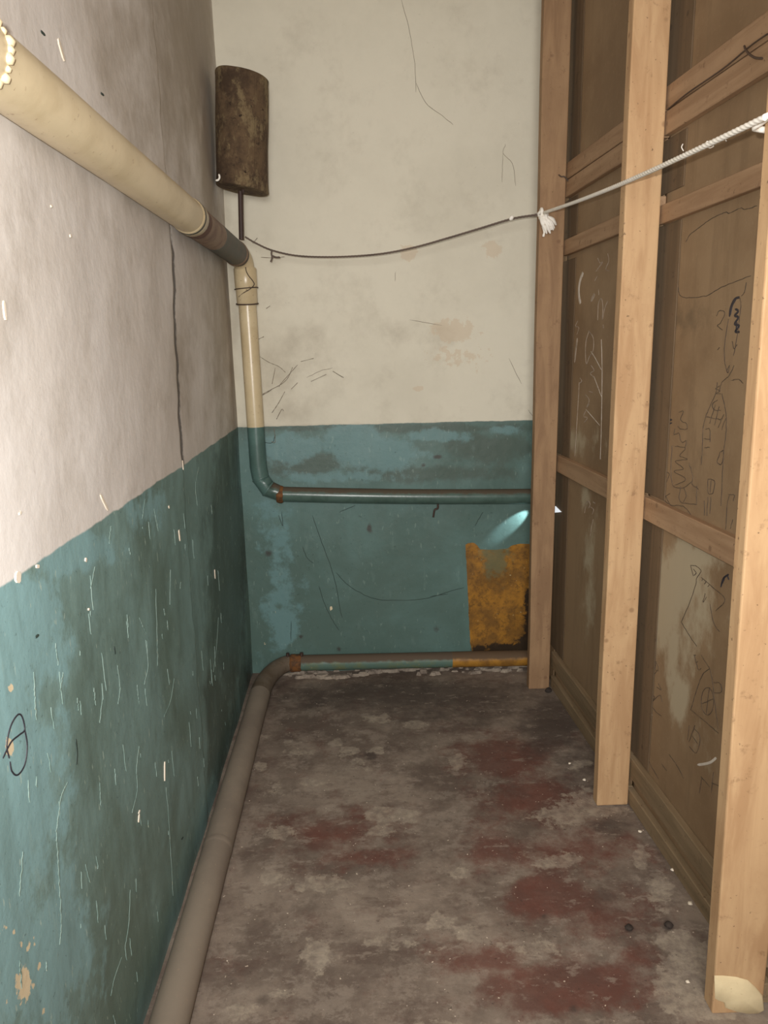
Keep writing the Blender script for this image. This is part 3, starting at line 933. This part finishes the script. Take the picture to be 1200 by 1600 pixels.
# bent nails and knots in the timber
nail = smooth_path([hit(873, 273, 1, YF-0.004), hit(877, 276, 1, YF-0.012), hit(882, 276, 1, YF-0.016), hit(888, 283, 1, YF-0.02)], 4)
tag(mesh('bent_nail', tube(nail, 0.0024, 6), M_WIRE, p_far), 'thin bent nail')
# daylight showing through a torn corner of the sheet beside the far post
tri = [on_panel(*q, 0.0075) for q in ((867, 791), (876, 800), (866, 801))]
em = NT('daylight')
em.b.inputs['Base Color'].default_value = (0.9, 0.92, 0.95, 1)
em.b.inputs['Emission Color'].default_value = (0.85, 0.92, 1.0, 1)
em.b.inputs['Emission Strength'].default_value = 0.7
tag(mesh('daylight_gap', (tri+[t+np.array([0.004, 0, 0]) for t in tri], [(0, 1, 2), (5, 4, 3), (0, 3, 4, 1), (1, 4, 5, 2), (2, 5, 3, 0)]), em.m, low_far), 'small gap with daylight behind it')

# ================================================================== UPPER HEATING PIPE
hp = empty('heating_pipe')
tag(hp, 'cream and green pipe running along left wall, down the corner and across the back wall', 'pipe')
PX, PZ, PR = -0.484, 1.880, 0.047


def pxz(y):
    return (PX-0.004*(y > 2.3)*(y-2.3), y, PZ+0.000*(y-2))


def run(y0, y1, n=10):
    return [pxz(y) for y in np.linspace(y0, y1, n)]


tag(mesh('pipe_run', tube(run(-2.0, 2.30, 14), [PR+0.0006*math.sin(i*2.1) for i in range(14)], 32), M_CREAM, hp, True), 'cream glossy pipe along the left wall')
# weld bead near the camera
bead = []
for k in range(26):
    a = 2*math.pi*k/26
    c = Vector((PX+math.cos(a)*PR, 1.080+0.004*math.sin(k*1.7), PZ+math.sin(a)*PR))
    r = 0.0070+0.0018*math.sin(k*2.3)
    Vb, Fb = [], []
    for i in range(5):
        ph = math.pi*i/4
        for j in range(6):
            th = 2*math.pi*j/6
            Vb.append((c.x+r*math.sin(ph)*math.cos(th), c.y+r*1.1*math.cos(ph), c.z+r*math.sin(ph)*math.sin(th)))
    for i in range(4):
        for j in range(6):
            Fb.append((i*6+j, i*6+(j+1) % 6, i*6+6+(j+1) % 6, i*6+6+j))
    bead.append((Vb, Fb))
tag(mesh('weld_bead', merge(*bead), M_CREAM, hp, True), 'lumpy painted weld bead around the pipe', kind='stuff')
tag(mesh('pipe_sleeve', tube([pxz(y) for y in (-1.98, 1.055, 1.07, 1.077)], [PR+.0015, PR+.0015, PR+.001, PR], 32), M_CREAM, hp, True))
tag(mesh('pipe_collar', tube([pxz(y) for y in (2.295, 2.30, 2.33, 2.365, 2.37)], [PR, PR+.0035, PR+.0035, PR+.0035, PR], 32), M_CREAM2, hp, True), 'cream collar at the end of the painted run')
tag(mesh('collar_gap', tube([pxz(y) for y in (2.305, 2.31, 2.325, 2.33)], [PR+.001, PR+.0042, PR+.0042, PR+.001], 32), M_TAPE, hp, True), 'dark groove on the collar')
tag(mesh('rust_band', tube(run(2.365, 2.43, 3), PR+.0008, 32), M_REDRUST, hp, True), 'red brown rusty band after the collar')
tag(mesh('bare_section', tube(run(2.365, 2.70, 6), PR, 32), M_BARE, hp, True), 'brown unpainted length of pipe')
tag(mesh('dark_section', tube(run(2.70, 3.17, 6), PR+.0004, 32), M_TAPE, hp, True), 'dark grey unpainted length of pipe')
tag(mesh('pipe_ring', tube([pxz(y) for y in (3.165, 3.17, 3.185, 3.19)], [PR, PR+.0028, PR+.0028, PR], 32), M_BARE, hp, True))
tag(mesh('end_band', tube([pxz(y) for y in (3.188, 3.20, 3.235)], [PR+.001, PR+.0015, PR], 32), M_DARKIRON, hp, True), 'dark brown band before the bend')
# bend into the riser
VX0, VX1 = -0.471, -0.462
VY = D-0.052
arc = []
for k in range(9):
    a = math.pi/2*k/8
    arc.append((pxz(3.23)[0]+(VX0-pxz(3.23)[0])*math.sin(a), 3.232+(VY-3.232)*math.sin(a), PZ-(1-math.cos(a))*0.075))
tag(mesh('bend', tube(arc, [PR-.002-.006*k/8 for k in range(9)], 28), M_CREAM2, hp, True), 'cream bend in the corner')
riser = lambda z: (VX0+(VX1-VX0)*(1.8-z)/0.8, VY, z)
tag(mesh('socket', tube([riser(z) for z in (1.835, 1.83, 1.755, 1.752, 1.69, 1.685)], [.043, .0475, .0465, .0445, .0435, .037], 28), M_CREAM2, hp, True), 'wide cream socket at the top of the riser')
tag(mesh('riser', tube([riser(z) for z in np.linspace(1.69, 1.172, 8)], 0.0375, 28), M_CREAM2, hp, True), 'cream upright pipe in the corner')
tag(mesh('riser', tube([riser(z) for z in np.linspace(1.172, 0.995, 4)], 0.0372, 28), M_TEALV, hp, True), 'green lower end of the upright pipe')
HZ = lambda x: 0.8705-0.0385*(x+0.37)/1.12-0.006*math.sin(math.pi*np.clip((x+.37)/1.12, 0, 1))
e0, e1, e2, e3 = np.array(riser(0.998)), np.array((-0.455, VY, 0.945)), np.array((-0.425, VY, 0.897)), np.array((-0.365, VY, HZ(-.365)))
tag(mesh('elbow_segment', tube([e0, lerp(e0, e1, .5), e1], [.0375, .0375, .037], 28), M_TEALV, hp, True))
tag(mesh('elbow_segment', tube([lerp(e0, e1, .96), e1, lerp(e1, e2, .5), e2, lerp(e2, e3, .08)], [.036, .0368, .036, .0365, .0355], 28), M_TEALV, hp, True))
tag(mesh('elbow_segment', tube([lerp(e1, e2, .95), e2, lerp(e2, e3, .5), e3], [.036, .0368, .035, .034], 28), M_TEAL, hp, True))
for c, t, rr in ((e1, e2-e0, .0375), (e2, e3-e1, .038)):
    t = t/np.linalg.norm(t)
    tag(mesh('weld_ring', tube([c-t*.005, c-t*.002, c+t*.002, c+t*.005], [rr-.002, rr+.0015, rr+.0015, rr-.002], 24), M_TEALV, hp, True))
t = np.array((1, 0, -0.05))
rb = []
for k in range(16):
    a = 2*math.pi*k/16
    rb.append(0)
rust = tube([e3+t*d for d in (-.022, -.016, -.006, .002, .008)], [.034, .037, .0385, .038, .033], 24, prof=lambda th: 1+0.04*math.sin(th*5)+0.03*math.sin(th*9))
tag(mesh('rusted_weld', rust, M_RUST, hp, True), 'rusty weld at the start of the level pipe')
tag(mesh('pipe_run', tube([(x, VY, HZ(x)) for x in np.linspace(-.366, bx(VY)-.004, 14)], .0335, 28), M_TEAL, hp, True), 'green level pipe across the back wall')
hk = smooth_path([hit(684, 786, 1, VY), hit(684, 794, 1, VY-.01), hit(679, 797, 1, VY-.012), hit(677, 808, 1, VY-.008)], 4)
tag(mesh('hook', tube(hk, .0042, 8), M_DARKIRON, hp), 'short rusty hook under the level pipe')

# ================================================================== FLOOR PIPE
fp = empty('heating_pipe')
tag(fp, 'dusty grey floor pipe along left wall turning green and ochre along the back wall', 'pipe')
FR = 0.044
FX = lambda y: -0.466-0.006*(y-2)
tag(mesh('pipe_run', tube([(FX(y), y, FR+.001) for y in np.linspace(-2.0, 3.02, 18)], [FR+.0006*math.sin(k*1.9) for k in range(18)], 32), M_DUSTPIPE, fp, True), 'dusty grey length along the left wall')
tag(mesh('pipe_joint', tube([(FX(y), y, FR+.001) for y in (1.985, 1.992, 2.006, 2.012)], [FR, FR+.0012, FR+.0012, FR], 32), M_DUSTPIPE, fp, True))
LZ = lambda x: 0.0655-0.010*(x+.37)/1.0
FY = D-0.052
arc = []
for k in range(10):
    a = math.pi/2*k/9
    arc.append((FX(3.0)+(1-math.cos(a))*0.11, 3.015+(FY-3.015)*math.sin(a)**0.9, FR+.001+(0.0655-FR)*k/9))
tag(mesh('elbow', tube(arc, [FR-.007*k/9 for k in range(10)], 28), M_ELBOW, fp, True), 'dusty elbow in the corner')
ex = arc[-1][0]
fl_ = tube([(ex+d, FY, LZ(-.37)) for d in (-.004, 0, .012, .03, .042, .05)], [.037, .0415, .042, .041, .0415, .036], 24, prof=lambda th: 1+.03*math.sin(th*6))
tag(mesh('union_nut', fl_, M_RUST, fp, True), 'rusty union next to the elbow')
for k, dx in enumerate((-.012, .052)):
    bo = tube([(ex+dx, FY-.005, LZ(-.37)+.034), (ex+dx, FY-.005, LZ(-.37)+.052)], .008, 6)
    tag(mesh('bolt', bo, M_DARKIRON, fp))
xo = hit(706, 1030, 1, FY)[0]
tag(mesh('pipe_run', tube([(x, FY, LZ(x)) for x in np.linspace(ex+.045, xo, 10)], .0365, 28), M_LOWTEAL, fp, True), 'green dusty length along the back wall')
tag(mesh('pipe_run', tube([(x, FY, LZ(x)) for x in np.linspace(xo, bx(FY)-.004, 6)], .0368, 28), M_OCHRE, fp, True), 'ochre painted length along the back wall')

# ================================================================== CANISTER
tk = empty('canister')
tag(tk, 'rusty brown cylindrical canister high in the corner above the pipe bend', 'canister')
TB, TT = np.array((-0.4425, 3.15, 2.108)), np.array((-0.4195, 3.15, 2.512))
TR = 0.0995


def taxis(k):
    return lerp(TB, TT, k)


prof_ = [(0.000, .90), (0.004, .975), (0.014, 1.0), (0.03, .992), (.10, .985), (.25, .990), (.4, .984), (.6, .99), (.8, .985), (.955, .99), (.975, 1.0), (.992, 1.0), (1.0, .985)]
body = tube([taxis(k) for k, _ in prof_], [TR*q for _, q in prof_], 44)
body = ([Vector(v)+Vector((mnoise.noise(Vector(v)*14), mnoise.noise(Vector(v)*14+Vector((5, 0, 0))), 0.6*mnoise.noise(Vector(v)*20+Vector((0, 9, 0)))))*0.0042 for v in body[0]], body[1])
body = ([Vector((v.x, v.y, v.z-0.12*(v.x-float(taxis((v.z-TB[2])/(TT[2]-TB[2]))[0])))) for v in body[0]], body[1])
tag(mesh('body', body, M_TANK, tk, True))
sm = tube([taxis(k)+np.array((0.062, -0.077, 0)) for k in np.linspace(.02, .97, 10)], .0028, 8)
tag(mesh('seam', sm, M_TANK, tk, True))
pipe_top = np.array((-0.4535, 3.175, 2.112))
tag(mesh('stem_pipe', tube([pipe_top, np.array((-0.4575, 3.178, 2.02)), np.array((-0.4615, 3.182, 1.930))], .0098, 14), M_DARKIRON, tk, True), 'thin dark pipe under the canister')
tag(mesh('plug', tube([(-0.437, 3.13, 2.112), (-0.437, 3.13, 2.098), (-0.437, 3.13, 2.094)], [.006, .006, .004], 8), M_DARKIRON, tk))
sc_ = [hit(*q, 1, 3.06) for q in ((337, 282), (341, 281), (343, 277), (342, 272))]
tag(mesh('paint_fleck', ribbon(smooth_path(sc_, 4), (0, -1, 0), .007, .001), M_ROPE, tk), 'white paint fleck near the lower rim')

# ================================================================== CLOTHESLINE
cl = empty('clothesline')
tag(cl, 'clothesline of grey cord from the corner pipe knotted to white rope on the timber posts', 'rope')
tri_prof = lambda th: 1+0.10*math.cos(3*th)
KN = np.array(hit(848, 333, 1, YF-0.024))
cpx = [(383, 370), (400, 380), (425, 391), (460, 399), (500, 401.5), (550, 400.5), (600, 396), (650, 386), (700, 372), (750, 357), (800, 342), (836, 336)]
cpts = []
for i, q in enumerate(cpx):
    k = (q[0]-383)/(848-383)
    cpts.append(hit(q[0], q[1], 1, 3.20*(1-k)+(YF-0.022)*k))
cpts.append(KN)
cpath = smooth_path(cpts, 60)
tag(mesh('cord', tube(cpath, [.0032+.0010*(k/len(cpath)) for k in range(len(cpath))], 9, prof=tri_prof, twist=160), M_CORD, cl, True), 'thin grey cord sagging in front of the back wall')
tl = smooth_path([cpts[2], hit(424, 396, 1, 3.185), hit(425, 403, 1, 3.185), hit(423, 409, 1, 3.18)], 5)
tl2 = smooth_path([hit(424, 399, 1, 3.185), hit(431, 402, 1, 3.185), hit(437, 402, 1, 3.18)], 5)
tag(mesh('cord_tail', merge(tube(tl, .0032, 7), tube(tl2, .0036, 7)), M_CORD, cl, True), 'knotted tails hanging from the cord')
NEARP = np.array(hit(1196, 183, 1, YN-0.008))
RP = [lerp(KN, NEARP, t)+np.array((0, 0, -0.012*math.sin(math.pi*t))) for t in np.linspace(0, 1, 1000)]
tag(mesh('rope', tube(RP, .0056, 12, prof=tri_prof, twist=130), M_ROPE, cl, True), 'white rope between the timber posts')
# turn of rope around the near post
xl = 0.735
wrap = smooth_path([NEARP, (xl-0.007, YN-0.007, 1.882), (xl-0.009, YN+0.02, 1.879), (xl-0.009, YN+PTH+.006, 1.874), (xl+.03, YN+PTH+.010, 1.872), (xl+.10, YN+PTH+.010, 1.872)], 5)
wrap2 = smooth_path([NEARP+np.array((.01, 0, .003)), (xl+.02, YN-.009, 1.884), (xl+.08, YN-.009, 1.885), (xl+.14, YN-.008, 1.884)], 5)
tag(mesh('rope_turn', merge(tube(wrap, .0056, 12, prof=tri_prof, twist=60), tube(wrap2, .0056, 12, prof=tri_prof, twist=60)), M_ROPE, cl, True))
# knot on the far post
kn = []
for k in range(4):
    c = KN+np.array((0.004*(k-1.5), -0.004*k, -0.006*k))
    ax = Vector((math.cos(k*1.1), 0.5*math.sin(k*2.0), math.sin(k*1.1))).normalized()
    a1 = ax.orthogonal().normalized()
    a2 = ax.cross(a1)
    kn.append(tube([Vector(c)+a1*.013*math.cos(t)+a2*.016*math.sin(t) for t in np.linspace(0, 2*math.pi*.97, 16)], .0062, 9))
tag(mesh('knot', merge(*kn), M_ROPE, cl, True), 'lumpy white knot on the post nearest the back wall')
tuft = []
for k in range(11):
    f = (k-5)/5
    st_ = KN+np.array((-0.004+0.006*f, -0.010, -0.012))
    en = KN+np.array((0.030+0.020*f, -0.016-0.006*math.cos(f*2), -0.066-0.012*math.sin(k*1.9)+0.022*max(f, 0)))
    md = lerp(st_, en, .5)+np.array((0.006*f, -.012, 0))
    tuft.append(tube(smooth_path([st_, md, en], 5), [.0055, .006, .0065, .007, .0072, .0074, .0072, .0068, .006, .005, .003], 7))
en = smooth_path([KN+np.array((-.002, -.012, -.05)), KN+np.array((.004, -.014, -.07)), KN+np.array((0.002, -.012, -.088))], 5)
tuft.append(tube(en, [.004]*8+[.005, .005, .004], 7))
tag(mesh('tassel', merge(*tuft), M_ROPE, cl, True), 'frayed end of rope hanging from the knot')
fr = []
for (a, b, c, y) in (((1068, 236), (1065, 230), (1067, 225), 2.0), ((1104, 221), (1108, 231), (1115, 229), 1.78), ((1115, 229), (1113, 222), (1104, 221), 1.78), ((1130, 213), (1133, 217), (1135, 221), 1.7),
                     ((1098, 226), (1103, 229), (1110, 227), 1.8)):
    fr.append(tube(smooth_path([hit(*q, 1, y-.0) for q in (a, b, c)], 5), .0013, 5))
tag(mesh('loose_fibre', merge(*fr), M_ROPE, cl, True), 'loose fibres curling off the rope', kind='stuff')
lk = hit(799, 341, 1, YF-.03)
tag(mesh('cord_knot', tube([lk+np.array((-.006, 0, -.006)), lk+np.array((-.002, 0, -.001)), lk+np.array((.003, 0, .004)), lk+np.array((.007, 0, .007))], [.004, .0085, .008, .004], 9), M_ROPE, cl, True), 'small white knot in the cord')

# ================================================================== WIRES
tw = []
tw.append(tube([(riser(1.695)[0]+math.cos(a)*.0455, VY+math.sin(a)*.0455, 1.69+.006*math.sin(a*1.0)) for a in np.linspace(0, 2*math.pi, 25)], .0028, 7))
tw.append(tube([(riser(1.755)[0]+math.cos(a)*.0485, VY+math.sin(a)*.0485, 1.752+.004*math.sin(a+1)) for a in np.linspace(0, 2*math.pi, 25)], .0022, 7))
yf = VY-.0465
dia = [hit(383, 400, 1, VY-.052), hit(384, 420, 1, yf-.003), hit(388, 430, 1, yf-.003), hit(395, 439, 1, yf+.008), hit(397, 445, 1, yf+.012), hit(390, 452, 1, yf), hit(380, 458, 1, yf+.004), hit(373, 464, 1, yf+.014)]
tw.append(tube(smooth_path(dia, 5), .0018, 6))
wt = mesh('tie_wire', merge(*tw), M_WIRE, None, True)
tag(wt, 'thin dark wire twisted around the socket of the corner riser pipe', 'wire')
def on_rail(px, py):
    return on_panel(px, py, 0.0242)


w1 = smooth_path([on_rail(1043, 171), on_rail(1075, 145), on_rail(1130, 107), on_rail(1166, 77), on_rail(1180, 66), on_rail(1199, 53)], 6)
w2 = smooth_path([on_rail(1163, 72), on_rail(1168, 78)-np.array((.004, 0, 0)), on_rail(1180, 85)-np.array((.012, 0, 0)), on_rail(1192, 90)-np.array((.016, 0, 0)), on_rail(1204, 91)-np.array((.018, 0, 0))], 6)
ww = mesh('wire', merge(tube(w1, .0020, 6), tube(w2, .0024, 7)), M_WIRE, None, True)
tag(ww, 'thin dark wire with a hook along the joint of the upper rails', 'wire')

# ================================================================== COBWEB AND CRUMBS
web = [[(404, 556), (420, 566), (436, 573), (446, 582)], [(457, 574), (450, 590), (440, 600), (425, 608), (410, 616)], [(436, 604), (440, 598), (465, 570)], [(425, 608), (420, 612), (405, 620)], [(470, 565), (490, 560)],
       [(455, 608), (465, 598)], [(425, 645), (435, 630), (445, 612)], [(432, 655), (440, 640), (443, 642)], [(416, 482), (422, 478)], [(404, 530), (412, 526)], [(428, 668), (430, 690), (424, 690)],
       [(408, 402), (430, 403), (445, 401)], [(395, 380), (402, 372)], [(430, 575), (425, 600)], [(520, 580), (537, 590)], [(486, 596), (510, 585)]]
wv = []
for l in web:
    pp = [hit(q[0], q[1], 1, D-0.012+0.006*math.sin(q[0]*.3)) for q in l]
    pts = smooth_path(pp, 5) if len(pp) > 2 else [lerp(pp[0], pp[1], t) for t in (0, .5, 1)]
    wv.append(tube(pts, [.0005+.0009*abs(math.sin(i*1.3+l[0][0])) for i in range(len(pts))], 5))
cw = mesh('cobweb', merge(*wv), M_WEB, None, True)
tag(cw, 'wispy dusty cobweb on the cream wall beside the corner riser pipe', 'cobweb', kind='stuff')


def lump(c, s, seed, flat=.6):
    r = random.Random(seed)
    bm = bmesh.new()
    bmesh.ops.create_icosphere(bm, subdivisions=2, radius=s)
    off = Vector((seed*3.1, seed*1.7, seed))
    for v in bm.verts:
        v.co *= 1+0.45*mnoise.noise(v.co/s*1.3+off)
        v.co.z *= flat
    zmin = min(v.co.z for v in bm.verts)
    me = bpy.data.meshes.new('crumb')
    for v in bm.verts:
        v.co += Vector((c[0], c[1], c[2]-zmin-0.002))
    bm.to_mesh(me)
    bm.free()
    return me


for i, (px, py, s, m, nm, lb) in enumerate((
        (857, 1081, .016, M_GREY, 'rubble_lump', 'dark lump of rubble at the foot of the far post'),
        (1000, 1300, .006, M_WHITEDRIP, 'plaster_crumb', 'tiny white plaster crumb on the floor below the middle post'),
        (890, 1193, .005, M_WHITEDRIP, 'plaster_crumb', 'tiny white crumb on the dark floor left of the middle post'),
        (913, 1219, .006, M_WHITEDRIP, 'plaster_crumb', 'small white crumb on the floor close beside the middle post foot'),
        (1078, 1413, .007, M_WHITEDRIP, 'plaster_crumb', 'white crumb on the floor near the near post, by the skirting'),
        (1051, 1360, .006, M_WHITEDRIP, 'plaster_crumb', 'white crumb on the floor halfway along the near skirting'),
        (1045, 1447, .011, M_GREY, 'rubble_lump', 'dark speck of rubble near the skirting, right one of two'),
        (983, 1451, .010, M_GREY, 'rubble_lump', 'dark speck of rubble on the red floor, left one of two'),
        (1124, 1487, .005, M_WHITEDRIP, 'plaster_crumb', 'white crumb against the near post above its plaster smear'))):
    h = hf(px, py)
    if px == 1124:
        h = np.array((0.745, 1.50, 0))
    o = link(nm, lump(h, s, i+1), m, None, True)
    tag(o, lb, 'rubble' if nm == 'rubble_lump' else 'crumb', 'dark bits of rubble on the floor' if nm == 'rubble_lump' else 'white crumbs on the floor')

# ------------------------------------------------------------------ aim of the daylight beam
t0, t1 = hb(829, 800), hb(776, 831)
sp_o.location = (0.812, D-0.050, t0[2]+0.055)
sp_o.rotation_euler = (Vector(lerp(t0, t1, .40))-sp_o.location).to_track_quat('-Z', 'Y').to_euler()
